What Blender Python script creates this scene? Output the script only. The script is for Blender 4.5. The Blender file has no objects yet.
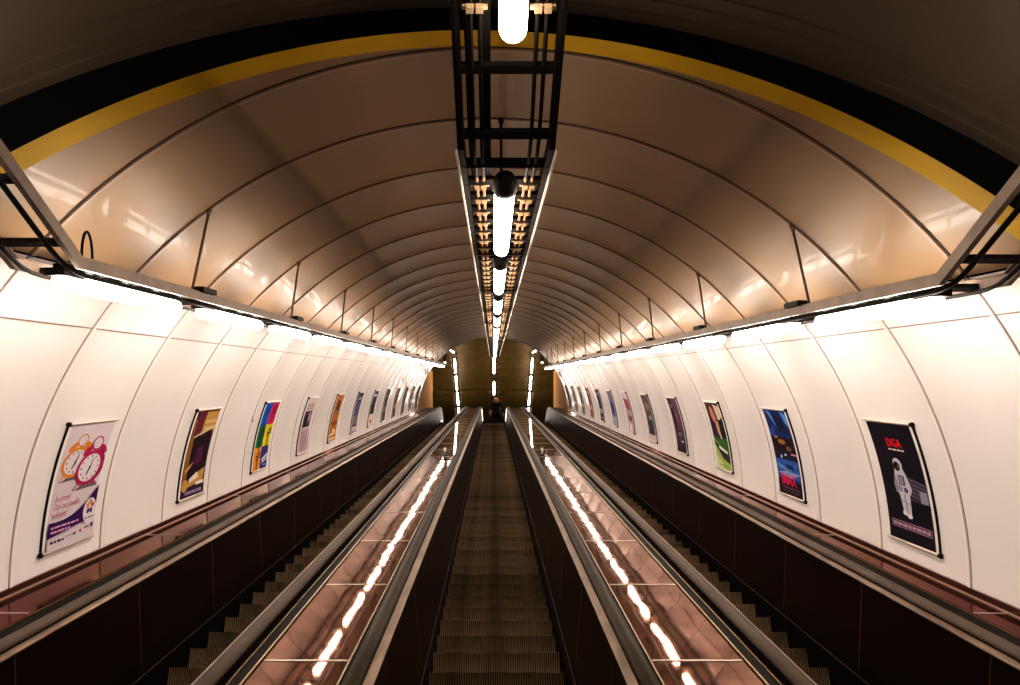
import bpy, bmesh, math, random
from mathutils import Matrix, Vector
random.seed(7)
SC = bpy.context.scene
COL = SC.collection
PI = math.pi
C30, S30 = math.cos(PI/6), math.sin(PI/6)
EYE = 1.62
# the tunnel climbs at 30 degrees: x across, y along the slope, z square to the slope; the lens stands at its origin
M0 = Matrix.Translation((0, 0, EYE)) @ Matrix.Rotation(PI/6, 4, 'X')
ML = Matrix.Translation((0, 0, EYE))          # level frame (lower and upper halls)

def lev(y, z):                                 # slope frame -> (horizontal distance, height above the eye)
    return (y*C30 - z*S30, y*S30 + z*C30)
def slo(h, v):                                 # level frame -> slope frame (y, z)
    return (h*C30 + v*S30, -h*S30 + v*C30)

# ------------------------------------------------------------------ materials
MATS = {}
def mat(name, col, rough=.5, metal=0., spec=.5, noise=0., nscale=8., bump=0., bscale=30., coat=0., stretch=None, rnd=0., emis=None, estr=0., ior=1.5, tint=None):
    if name in MATS: return MATS[name]
    m = bpy.data.materials.new(name); m.use_nodes = True
    nt = m.node_tree; N = nt.nodes; Lk = nt.links
    b = N['Principled BSDF']
    b.inputs['Base Color'].default_value = (*col, 1)
    b.inputs['Roughness'].default_value = rough
    b.inputs['Metallic'].default_value = metal
    b.inputs['Specular IOR Level'].default_value = spec
    b.inputs['IOR'].default_value = ior
    if tint: b.inputs['Specular Tint'].default_value = (*tint, 1)
    b.inputs['Coat Weight'].default_value = coat
    b.inputs['Coat Roughness'].default_value = .04
    if emis:
        b.inputs['Emission Color'].default_value = (*emis, 1)
        b.inputs['Emission Strength'].default_value = estr
    tc = None
    def coords():
        nonlocal tc
        if tc is None:
            t = N.new('ShaderNodeTexCoord'); tc = t.outputs['Object']
            if stretch:
                mp = N.new('ShaderNodeMapping'); mp.inputs['Scale'].default_value = stretch
                Lk.new(tc, mp.inputs['Vector']); tc = mp.outputs['Vector']
        return tc
    if noise or rnd:
        hsv = N.new('ShaderNodeHueSaturation'); hsv.inputs['Color'].default_value = (*col, 1)
        ma = N.new('ShaderNodeMath'); ma.operation = 'ADD'; ma.inputs[0].default_value = 1; ma.inputs[1].default_value = 0
        if noise:
            nz = N.new('ShaderNodeTexNoise'); nz.inputs['Scale'].default_value = nscale; nz.inputs['Detail'].default_value = 5
            Lk.new(coords(), nz.inputs['Vector'])
            mr = N.new('ShaderNodeMapRange'); mr.inputs[1].default_value = .3; mr.inputs[2].default_value = .7
            mr.inputs[3].default_value = 1-noise; mr.inputs[4].default_value = 1+noise
            Lk.new(nz.outputs['Fac'], mr.inputs[0]); Lk.new(mr.outputs[0], ma.inputs[0])
        if rnd:
            oi = N.new('ShaderNodeObjectInfo')
            m2 = N.new('ShaderNodeMapRange'); m2.inputs[3].default_value = -rnd; m2.inputs[4].default_value = rnd
            Lk.new(oi.outputs['Random'], m2.inputs[0]); Lk.new(m2.outputs[0], ma.inputs[1])
        Lk.new(ma.outputs[0], hsv.inputs['Value'])
        Lk.new(hsv.outputs['Color'], b.inputs['Base Color'])
    if bump:
        nb = N.new('ShaderNodeTexNoise'); nb.inputs['Scale'].default_value = bscale; nb.inputs['Detail'].default_value = 2
        Lk.new(coords(), nb.inputs['Vector'])
        bp = N.new('ShaderNodeBump'); bp.inputs['Strength'].default_value = bump; bp.inputs['Distance'].default_value = .02
        Lk.new(nb.outputs['Fac'], bp.inputs['Height']); Lk.new(bp.outputs['Normal'], b.inputs['Normal'])
    MATS[name] = m
    return m

LAMP_COL = (1., .86, .73)
LAMP_STR = 43.
m_wall = mat('white_enamel', (.86, .80, .775), .14, noise=.02, nscale=2, bump=.012, bscale=2, spec=.4)
m_ceil = mat('shaded_enamel', (.235, .138, .070), .36, noise=.05, nscale=2, bump=.012, bscale=2, coat=.06, ior=1.36, tint=(1, .82, .62))  # cream panels darkened, the ceiling's shade put into the colour
m_strip = mat('joint_strip', (.28, .17, .10), .4)  # same cover strip as on the walls, darkened with the ceiling
m_wstrip = mat('pale_joint_strip', (.82, .74, .70), .4)
m_gap = mat('joint_gap', (.02, .012, .008), .8)
m_wgap = mat('pale_joint_gap', (.26, .17, .15), .8)  # gap paled in colour for the glare on the lit wall
m_yellow = mat('yellow_paint', (.52, .29, .004), .6, noise=.05, nscale=6, spec=.08)
m_black = mat('black_void', (.002, .002, .002), .9, spec=.1)
m_vest = mat('vestibule_plaster', (.085, .055, .033), .55, noise=.08, nscale=3)  # cream vault panels, the hall's dim light put into the colour
m_marble = mat('polished_brown_stone', (.19, .108, .086), .035, metal=.82, noise=.5, nscale=5, bump=.09, bscale=1.6, tint=(.60, .45, .39))
m_ledge = mat('brown_ledge_stone', (.14, .070, .053), .05, metal=.85, noise=.15, nscale=5, bump=.012, bscale=2.5, tint=(.40, .26, .215))
m_panel = mat('dark_brown_laminate', (.0045, .0011, .0007), .34, noise=.4, nscale=7, stretch=(1, 1, 6), bump=.04, bscale=2.5, ior=1.15, tint=(1, .7, .5))
m_seam = mat('brass_seam', (.09, .043, .022), .6, spec=.05)
m_joint = mat('pale_joint_bead', (.55, .45, .36), .35, metal=.7)
m_rubber = mat('handrail_rubber', (.032, .021, .011), .45, noise=.2, nscale=3, ior=1.1)
m_greyrubber = mat('grey_handrail_rubber', (.085, .060, .045), .48, noise=.15, nscale=3, ior=1.1)
m_steel = mat('brushed_steel', (.33, .225, .15), .34, metal=1., noise=.4, nscale=6, stretch=(3, .5, 3))
m_shadesteel = mat('shaded_guide_steel', (.006, .004, .003), .6, ior=1.1)  # guide blackened to carry the shadow gap beside the handrail
m_gold = mat('brass_bead', (.24, .14, .05), .35, metal=.9)
m_step = mat('step_aluminium', (.17, .105, .05), .5, metal=.3, noise=.55, nscale=5, rnd=.45, tint=(1, .8, .5))
m_skirt = mat('skirt_steel', (.003, .002, .0018), .85, spec=.03)
m_groove = mat('black_groove', (.004, .003, .002), .7, spec=.2)
m_galv = mat('galvanised_steel', (.22, .155, .11), .5, metal=.4, noise=.25, nscale=10)
m_iron = mat('black_iron', (.006, .0045, .0035), .6, spec=.15)
m_cable = mat('black_cable', (.008, .006, .004), .6, ior=1.15)
m_litcable = mat('lamplit_cable', (.34, .15, .06), .45)  # cable where the lamps reach it, their light put into the colour
m_clip = mat('pale_cable_cleat', (.36, .23, .12), .5)
m_lamp = mat('lit_tube', (.9, .85, .8), .3, emis=LAMP_COL, estr=LAMP_STR)
m_lampc = mat('lit_long_tube', (.9, .85, .8), .3, emis=LAMP_COL, estr=20.)
m_lampcap = mat('lamp_cap', (.012, .008, .006), .5, spec=.2)
m_edge = mat('lamplit_rail_lip', (.75, .62, .5), .5)
m_hous = mat('lamp_housing', (.10, .075, .05), .5, metal=.3)
m_alu = mat('poster_rail_aluminium', (.62, .52, .44), .35, metal=.7)
m_cap = mat('black_plastic', (.004, .003, .004), .5, ior=1.2)
m_white = mat('white_edge', (.82, .76, .70), .4)
m_slat = mat('brown_ceiling_slat', (.20, .118, .024), .35, metal=.4, noise=.2, nscale=3)
m_tan = mat('ochre_wall_panel', (.50, .235, .055), .7, noise=.06, nscale=4, spec=.03)
m_floor = mat('stone_floor', (.13, .10, .08), .4, noise=.3, nscale=6)
m_hall = mat('hall_wall_brown', (.10, .06, .025), .6, noise=.15, nscale=4)
m_glow = mat('white_glow', (.9, .9, .88), .3, emis=(1, .86, .66), estr=3.)

# ------------------------------------------------------------------ mesh builder
class MB:
    def __init__(s): s.v=[]; s.f=[]; s.m=[]; s.s=[]
    def add(s, vs, fs, mi=0, smooth=False):
        o=len(s.v); s.v += [tuple(v) for v in vs]
        for f in fs: s.f.append([i+o for i in f]); s.m.append(mi); s.s.append(smooth)
    def box(s, c, d, mi=0, M=None):
        x,y,z=(k/2 for k in d)
        vs=[Vector((sx*x,sy*y,sz*z)) for sx in(-1,1) for sy in(-1,1) for sz in(-1,1)]
        if M: vs=[M@v for v in vs]
        vs=[v+Vector(c) for v in vs]
        s.add(vs,[(0,1,3,2),(4,6,7,5),(0,4,5,1),(2,3,7,6),(0,2,6,4),(1,5,7,3)],mi)
    def tube(s, pts, r, n=10, mi=0, caps=True, smooth=True):
        P=[Vector(p) for p in pts]; rr=r if isinstance(r,(list,tuple)) else [r]*len(P)
        rings=[]; up=None
        for i,p in enumerate(P):
            a=P[max(i-1,0)]; b=P[min(i+1,len(P)-1)]
            t=(b-a)
            if t.length<1e-9: t=Vector((0,1,0))
            t.normalize()
            if up is None:
                up=Vector((0,0,1)) if abs(t.z)<.9 else Vector((1,0,0))
            e=t.cross(up); e.normalize(); w=e.cross(t); up=w
            rings.append([p+rr[i]*(math.cos(2*PI*k/n)*e+math.sin(2*PI*k/n)*w) for k in range(n)])
        vs=[v for R in rings for v in R]; fs=[]
        for i in range(len(P)-1):
            for k in range(n):
                k2=(k+1)%n; fs.append((i*n+k,i*n+k2,(i+1)*n+k2,(i+1)*n+k))
        s.add(vs,fs,mi,smooth)
        if caps:
            o=len(s.v)-len(vs)
            s.f.append([o+k for k in range(n)][::-1]); s.m.append(mi); s.s.append(False)
            s.f.append([o+(len(P)-1)*n+k for k in range(n)]); s.m.append(mi); s.s.append(False)
    def sweep(s, prof, path, mi=0, closed=True, smooth=False, caps=True):
        # prof: (x, n) points; path: (y, z, ny, nz)
        k=len(prof); vs=[(x, y+n*ny, z+n*nz) for (y,z,ny,nz) in path for (x,n) in prof]
        fs=[]; kk=k if closed else k-1
        for i in range(len(path)-1):
            for j in range(kk):
                j2=(j+1)%k; fs.append((i*k+j,i*k+j2,(i+1)*k+j2,(i+1)*k+j))
        s.add(vs,fs,mi,smooth)
        if closed and caps:
            o=len(s.v)-len(vs)
            s.f.append([o+j for j in range(k)]); s.m.append(mi); s.s.append(False)
            s.f.append([o+(len(path)-1)*k+j for j in range(k)][::-1]); s.m.append(mi); s.s.append(False)
    def build(s, name, mats, parent=None, M=None, fix=True):
        me=bpy.data.meshes.new(name); me.from_pydata(s.v,[],s.f)
        ms=mats if isinstance(mats,(list,tuple)) else [mats]
        for m in ms: me.materials.append(m)
        me.polygons.foreach_set('material_index',s.m); me.polygons.foreach_set('use_smooth',s.s)
        if fix:
            bm=bmesh.new(); bm.from_mesh(me); bmesh.ops.recalc_face_normals(bm,faces=bm.faces); bm.to_mesh(me); bm.free()
        me.update()
        o=bpy.data.objects.new(name,me); COL.objects.link(o)
        if parent is not None: o.parent=parent
        elif M is not None: o.matrix_world=M
        return o
def tag(o,label,cat,group=None,kind=None):
    if label: o['label']=label
    if cat: o['category']=cat
    if group: o['group']=group
    if kind: o['kind']=kind
    return o
def struct(o): o['kind']='structure'; return o
def empty(name, M):
    o=bpy.data.objects.new(name,None); COL.objects.link(o); o.matrix_world=M; o.empty_display_size=.1; return o
def kids(o): return KID.get(o.name,[])
KID={}
def child_copy(c,parent,loc=None):
    d=c.copy(); COL.objects.link(d); d.parent=parent
    if loc is not None: d.location=loc
    return d
def copy_tree(root,M):
    r=root.copy(); COL.objects.link(r); r.matrix_world=M
    for c in list(root.children):
        d=c.copy(); COL.objects.link(d); d.parent=r
        for g in list(c.children):
            e=g.copy(); COL.objects.link(e); e.parent=d
    return r
def rect(x0,x1,n0,n1): return [(x0,n0),(x1,n0),(x1,n1),(x0,n1)]
def T(x,y,z): return M0@Matrix.Translation((x,y,z))
ORD=['first','second','third','fourth','fifth','sixth','seventh','eighth','ninth','tenth','eleventh','twelfth','thirteenth','fourteenth','fifteenth','sixteenth','seventeenth','eighteenth','nineteenth','twentieth','twenty-first','twenty-second','twenty-third','twenty-fourth']

# ------------------------------------------------------------------ tunnel lining
CX, CZ, R = -.02, -1.351, 2.93
Y_END = 31.6
RIB0, RIBD = 3.805, 1.135
ribs=[RIB0+RIBD*k for k in range(0,25)]; ribs[0]=3.885
YAW=.045
def portal_y(x,z): return 3.68-.577*(1.58-z)+YAW*x
def cyl(th,r): return (CX+r*math.cos(th), CZ+r*math.sin(th))
SPLIT=math.radians(41.5); SPLITR=math.radians(38.8)
def lining(th0,th1,n,mats,cut_front=True):
    # mats: panel, strip, gap, yellow
    mb=MB()
    ys=[None]+ribs+[Y_END]
    for i in range(len(ys)-1):
        ny=6
        a=ys[i]; b=ys[i+1]-.008
        V=[];F=[]
        for q in range(ny+1):
            t=q/ny
            for k in range(n+1):
                th=th0+(th1-th0)*k/n
                bul=.007*math.sin(PI*t) if a is not None else 0
                x,z=cyl(th,R+bul)
                if a is None:
                    ya=portal_y(x,z)+.17; y=ya+(ribs[0]-.008-ya)*t
                    y=min(y,ribs[0]-.008)
                else: y=a+.008+(b-a-.008)*t
                V.append((x,y,z))
        for q in range(ny):
            for k in range(n):
                F.append((q*(n+1)+k,q*(n+1)+k+1,(q+1)*(n+1)+k+1,(q+1)*(n+1)+k))
        mb.add(V,F,0,True)
    for y in ribs:
        # raised cover strip between two dark gaps
        wl=.0185 if (th0<math.radians(20) or th1>math.radians(160)) else .026
        for (y0,y1,r0,mi) in ((y-wl,y-.014,R-.003,2),(y-.014,y+.014,R-.010 if wl<.02 else R-.012,1),(y+.014,y+wl,R-.003,2)):
            V=[];F=[]
            for k in range(n+1):
                th=th0+(th1-th0)*k/n
                xi,zi=cyl(th,r0); xo,zo=cyl(th,R+.01)
                V+= [(xo,y0,zo),(xi,y0,zi),(xi,y1,zi),(xo,y1,zo)]
            for k in range(n):
                for j in range(3):
                    F.append((k*4+j,k*4+j+1,(k+1)*4+j+1,(k+1)*4+j))
            mb.add(V,F,mi,False)
    if th0<math.radians(20) or th1>math.radians(160):
        tj=math.radians(34.3) if th0<1 else PI-math.radians(34.3)
        V=[]
        for t2 in (tj-.0016,tj+.0016):
            x,z=cyl(t2,R-.002); V+=[(x,3.4,z),(x,Y_END,z)]
        mb.add(V,[(0,1,3,2)],2)
    if len(mats)>3:       # yellow painted band along the mouth
        V=[];F=[]
        for k in range(n+1):
            th=th0+(th1-th0)*k/n
            x,z=cyl(th,R-.002); y=portal_y(x,z); V+=[(x,y,z),(x,min(y+.175,ribs[0]-.022),z)]
        for k in range(n): F.append((k*2,k*2+1,k*2+3,k*2+2))
        mb.add(V,F,3,True)
    return mb
W0=math.radians(.3)
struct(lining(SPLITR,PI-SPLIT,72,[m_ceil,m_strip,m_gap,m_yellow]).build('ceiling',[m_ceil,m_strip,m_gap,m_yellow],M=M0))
struct(lining(W0,SPLITR-.004,30,[m_wall,m_wstrip,m_wgap,m_yellow]).build('wall_right',[m_wall,m_wstrip,m_wgap,m_yellow],M=M0))
struct(lining(PI-SPLIT+.004,PI-W0,30,[m_wall,m_wstrip,m_wgap,m_yellow]).build('wall_left',[m_wall,m_wstrip,m_wgap,m_yellow],M=M0))

# ------------------------------------------------------------------ lower hall: black fascia and level vault
def ang(a,b,n): return [a+(b-a)*i/n for i in range(n+1)]
RV, VCX, VCH = 3.12, -.06, .42
def vault_pt(th,r=RV):                 # in the slope frame, on the plane of the mouth
    x=VCX+r*math.cos(th); hv=VCH+r*math.sin(th)      # vertical metres above the tunnel axis
    z=CZ+hv*C30
    return x,portal_y(x,z),z
mb=MB(); V=[];F=[]
A=ang(-.35,PI+.35,80)
for th in A:
    # same direction on the tunnel ellipse
    x,y,z=vault_pt(th)
    t2=math.atan2(z-CZ,x-CX); xi,zi=cyl(t2,R-.0)
    V+=[(x,y,z),(xi,portal_y(xi,zi),zi),(xi,portal_y(xi,zi)+.02,zi),(x,y+.02,z)]
for k in range(len(A)-1):
    for j in range(4):
        F.append((k*4+j,k*4+(j+1)%4,(k+1)*4+(j+1)%4,(k+1)*4+j))
mb.add(V,F,0); struct(mb.build('trim_1',m_black,M=M0))
mb=MB(); 
prof=[]                                # (distance back from the mouth, inward offset)
for i in range(3):
    d=.05+.07*i
    prof+= [(d-.05,0),(d-.016,0),(d-.013,.012),(d+.010,.012),(d+.013,0)]
prof+=[(.3,0),(1.60,0),(1.603,.02),(1.612,.02),(1.615,0),(3.2,0),(3.203,.02),(3.212,.02),(3.215,0),(6.5,0)]
A=ang(-.0,PI,72); V=[];F=[]
for th in A:
    for d,inn in prof:
        x,y,z=vault_pt(th,RV-inn)
        h,v=lev(y,z); y2,z2=slo(h-d,v); V.append((x,y2,z2))
n=len(prof)
for k in range(len(A)-1):
    for j in range(n-1): F.append((k*n+j,k*n+j+1,(k+1)*n+j+1,(k+1)*n+j))
mb.add(V,F,0,False)
# radial joints of the plaster panels
for th in (math.radians(40),math.radians(66),math.radians(90),math.radians(114),math.radians(140)):
    V=[]
    for th2 in (th-.002,th+.002):
        for d in (.26,6.4):
            x,y,z=vault_pt(th2,RV-.003); h,v=lev(y,z); y2,z2=slo(h-d,v); V.append((x,y2,z2))
    mb.add(V,[(0,1,3,2)],1)
struct(mb.build('vestibule_ceiling',[m_vest,m_gap],M=M0))
# level floor and lower side walls of the lower hall
mb=MB(); mb.box((0,-1.2,-EYE-.05),(6.4,7.0,.1)); struct(mb.build('floor',m_floor,M=ML))
hA,vA=lev(*vault_pt(0)[1:])
for sx,nm in ((-1,'vestibule_wall_left'),(1,'vestibule_wall_right')):
    mb=MB(); y1=2.4
    mb.box((VCX+sx*(RV+.05),(y1-4.5)/2-.1,(vA-EYE)/2),(.1,y1+4.5,vA+EYE)); struct(mb.build(nm,m_vest,M=ML))
mb=MB(); mb.box((0,-4.65,.6),(6.6,.1,4.6)); struct(mb.build('vestibule_wall_back',m_vest,M=ML))

# ------------------------------------------------------------------ escalators
NZ=-2.04
Y_BEND=36.0; RB=2.0
def esc_path(extra=3.0, y0=1.5, n=8):
    p=[(y0,NZ,0,1)]
    y=4.0
    while y<Y_BEND-.5: p.append((y,NZ,0,1)); y+=4
    for i in range(n+1):
        a=math.radians(30)*i/n
        p.append((Y_BEND+RB*math.sin(a), NZ-RB*(1-math.cos(a)), math.sin(a), math.cos(a)))
    y,z,ny,nz=p[-1]
    p.append((y+extra*C30, z-extra*S30, ny,nz))
    return p
PATH=esc_path()
PATH_LONG=esc_path(3.2)
def path_at(s):        # s along slope y for steps
    if s<Y_BEND: return (s,NZ)
    a=(s-Y_BEND)/RB
    if a<math.radians(30): return (Y_BEND+RB*math.sin(a), NZ-RB*(1-math.cos(a)))
    a2=math.radians(30); y,z=Y_BEND+RB*math.sin(a2), NZ-RB*(1-math.cos(a2)); d=s-Y_BEND-RB*a2
    return (y+d*C30,z-d*S30)
FL_H,FL_V=lev(*path_at(Y_BEND+RB*math.radians(30)+.3))   # upper landing
# one step: origin at the nosing, axes in the slope frame
def step_mesh():
    mb=MB(); W=.95; p=.0165; n=int(W/p)
    # (forward, up) in level axes -> slope axes
    prof=[(-.004,-.012),(0,0)][::-1]
    riser=[(0,0),(.004,-.012),(.013,-.05),(.018,-.10),(.014,-.15),(.004,-.195)]
    X=[]
    for i in range(n):
        x0=-W/2+i*p; X+= [(x0,0),(x0+p*.5,0),(x0+p*.5,.009),(x0+p,.009)]
    V=[];F=[]
    rows=[(.33,0)]+riser
    for (f,u) in rows:
        for (x,d) in X:
            if (f,u)==(.33,0): ff,uu=f,u-d*.9
            elif (f,u)==(0,0): ff,uu=f+d*.5,u-d*.9
            else: ff,uu=f+d,u
            y,z=slo(ff,uu); V.append((x,y,z))
    k=len(X)
    for r in range(len(rows)-1):
        for j in range(k-1): F.append((r*k+j,r*k+j+1,(r+1)*k+j+1,(r+1)*k+j))
    mb.add(V,F,0)
    mb.m=[0 if (i%(k-1))%4==0 else 1 for i in range(len(F))]
    return mb
XE=.03
ESC=[('left',-1.85+.045,.59,.095,'left escalator, dark brown sides and grey ribbed steps, beside the alarm clock poster wall'),
     ('middle',XE,.63,.03,'middle escalator rising between two polished brown stone decks towards the standing person'),
     ('right',1.85+.045,.59,.095,'right escalator, dark brown sides and ribbed steps, beside the astronaut poster wall')]
step_data=None
for nm,cx,hh,ow0,lab in ESC:
    root=empty('escalator',T(cx,4.5,NZ)); tag(root,lab,'escalator','three parallel escalators climbing the tunnel')
    inv=Matrix.Translation((-cx,-4.5,-NZ))
    def rel(path): return [(y-4.5,z-NZ,a,b) for (y,z,a,b) in path]
    P=rel(PATH)
    for s in (-1,1):
        dz=0
        if nm=='left' and s==-1: dz=-.02
        if nm=='right' and s==1: dz=-.02
        ow=ow0
        if dz: hx=.60; ow=.16  # outer guide widened so its black fills the shadow gap
        else: hx=hh
        H=lambda a: s*(a+hx-.63)
        mb=MB()
        # inner panel, leaning outwards
        mb.sweep([(s*.505,.09),(H(.555),.715+dz),(H(.585),.715+dz),(s*.56,.05)],P,0)
        # fine seams between the panels
        y=3.96-.02
        k=0
        while y<Y_BEND-1:
            mb.sweep([(s*.5035,.10),(H(.5535),.712+dz),(H(.56),.712+dz),(s*.51,.10)],[(y-4.5-.002,0,0,1),(y-4.5+.002,0,0,1)],1)
            y+=1.38
        bal=mb.build('balustrade_panel',[m_panel,m_seam],root)
        mb=MB(); mb.sweep([(s*.482,-.20),(s*.488,.085),(s*.505,.085),(s*.505,-.20)],P,0)
        mb.sweep([(s*.4885,.085),(s*.4885,.088),(s*.4925,.088),(s*.4925,.085)],P,1)
        mb.build('skirt_panel',[m_skirt,m_seam],root)
        mb=MB(); mb.sweep([(H(.545),.716+dz),(H(.545),.722+dz),(H(.588),.732+dz),(H(.588),.716+dz)],P,0)
        mb.build('deck_strip',m_steel,root)
        mb=MB(); mb.sweep([(H(.588),.700+dz),(H(.588),.712+dz),(H(.67),.712+dz),(H(.67+ow),.722+dz),(H(.67+ow),.700+dz)],P,0)
        mb.sweep([(H(.615),.712+dz),(H(.615),.745+dz),(H(.645),.745+dz),(H(.645),.712+dz)],P,0)
        if ow>.05:
            mb.sweep([(H(.695),.714+dz),(H(.695),.722+dz),(H(.700),.722+dz),(H(.700),.714+dz)],P,1)
        mb.sweep([(H(.663+ow),.716+dz),(H(.663+ow),.730+dz),(H(.672+ow),.730+dz),(H(.672+ow),.716+dz)],P,1)
        mb.build('handrail_guide',[m_shadesteel,m_gold],root)
        # handrail: rounded rubber grip
        pr=[]
        hw=.040
        for a in ang(PI,0,8): pr.append((H(.63)+s*0+hw*math.cos(a), .752+dz+.023*math.sin(a)))
        pr+= [(H(.63)+hw*.95,.738+dz),(H(.63)-hw*.95,.738+dz)]
        pth=list(P)
        y,z,a,b=pth[-1]
        # newel: the grip turns down round the end
        for i in range(1,9):
            t=PI*.85*i/8; rr=.33
            cy,cz=y+.75*a-0*b - rr*a, z+.75*b - rr*b      # centre of the turn
            ca,sa=math.cos(t),math.sin(t)
            na,nb=a*ca+b*sa, b*ca-a*sa
            pth.append((cy+na*(rr-.75), cz+nb*(rr-.75), na,nb))
        mb=MB(); mb.sweep(pr,pth,0,smooth=True)
        mb.build('handrail',m_rubber if nm=='middle' else m_greyrubber,root)
        if nm=='middle':
            # bright panel at the top of the side, its brightness added as emission
            yy,zz,a,b=rel(PATH)[-1]
            mb=MB(); q=[]
            pp=rel([(35.0,NZ,0,1)]+[p for p in PATH if 35.9<p[0]<36.6])
            mb.sweep([(s*.497,.15),(H(.542),.66),(H(.546),.66),(s*.50,.15)],pp,0)
            l=mb.build('glow_panel',m_glow,root); l['label']='white glowing panel at the top of the escalator side'
    if nm=='left':
        mb=MB(); pp=rel([(35.5,NZ,0,1),(35.9,NZ,0,1)])
        mb.sweep([(-.46,.10),(-.46,.16),(-.50,.16),(-.50,.10)],pp,0)
        l=mb.build('glow_panel',m_glow,root); l['label']='small white lit lamp by the top steps'
    # steps
    y0=4.02 if nm=='middle' else 4.10
    k=0; s_=y0-.8
    first=None
    while s_<Y_BEND+1.1:
        yy,zz=path_at(s_)
        if first is None:
            if step_data is None:
                first=step_mesh().build('step',[m_step,m_groove],root,fix=False); step_data=first.data
            else:
                first=bpy.data.objects.new('step',step_data); COL.objects.link(first); first.parent=root
            first.location=(0,yy-4.5,zz-NZ)
        else: child_copy(first,root,(0,yy-4.5,zz-NZ))
        s_+=.4; k+=1
    # comb plate on the upper landing
    ph,pv=lev(*path_at(s_-.1))
    mb=MB(); mb.box((0,0,0),(.96,.5,.03),0,Matrix.Rotation(-PI/6,3,'X'))
    o=mb.build('comb_plate',m_steel,root); yv,zv=slo(ph+.28,pv-.015); o.location=(0,yv-4.5,zv-NZ)

# ------------------------------------------------------------------ polished stone decks between the escalators, ledges along the walls
def deck(name,x0,x1,ztop,jy,lab,cat,matl,ends=1.7,thick=.03):
    mb=MB(); n1=ztop-NZ
    P=esc_path(ends) if ends else [(1.5,NZ,0,1),(Y_END+.02,NZ,0,1)]
    if matl is m_hall: P=[(Y_END+.02,NZ,0,1)]+P[[i for i,p in enumerate(P) if p[0]>Y_END+.5][0]:]
    mb.sweep(rect(x0,x1,n1-thick,n1),P,0)
    for y in jy:
        mb.sweep(rect(x0+.004,x1-.004,n1-.001,n1+.003),[(y-.007,NZ,0,1),(y+.007,NZ,0,1)],1)
    o=mb.build(name,[matl,m_joint],M=M0)
    if cat: tag(o,lab,cat)
    return o
jm=[3.77+1.385*k for k in range(0,23)]
xml=XE-.63-.075; xmr=XE+.63+.075
xl=ESC[0][1]+.59+.145; xr=ESC[2][1]-.59-.145
deck('stone_deck',xl,xml,-1.318,jm,'polished brown stone deck between left and middle escalators','deck',m_marble,3.0)
deck('stone_deck',xmr,xr,-1.318,jm,'polished brown stone deck between middle and right escalators','deck',m_marble,3.0)
LW=2.925
for s,nm in ((-1,'left'),(1,'right')):
    cx=ESC[0][1] if s<0 else ESC[2][1]
    xi=cx+s*(.60+.20)
    xo=s*LW+CX
    jl=[4.55+2.27*k for k in range(14)]
    a,b=sorted((xi,xo))
    o=deck('trim_2' if s<0 else 'trim_3',a,b,-1.325,[y for y in jl if y<Y_END],None,None,m_ledge,None,.04); struct(o)
    o=deck('trim_5' if s<0 else 'trim_6',a,b,-1.327,[],None,None,m_hall,3.2,.04); struct(o); o.data.transform(Matrix.Identity(4))
    mb=MB()
    P=[(1.5,-1.325,0,1),(Y_END,-1.325,0,1)]
    xa,xb=sorted((xo-s*.012,xo+s*.03))
    mb.sweep(rect(xa,xb,-.01,.045),P,0)
    xa,xb=sorted((xo-s*.02,xo-s*.008))
    mb.sweep(rect(xa,xb,-.005,.008),P,1)
    struct(mb.build('baseboard_'+nm,[m_ledge,m_joint],M=M0))

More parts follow.
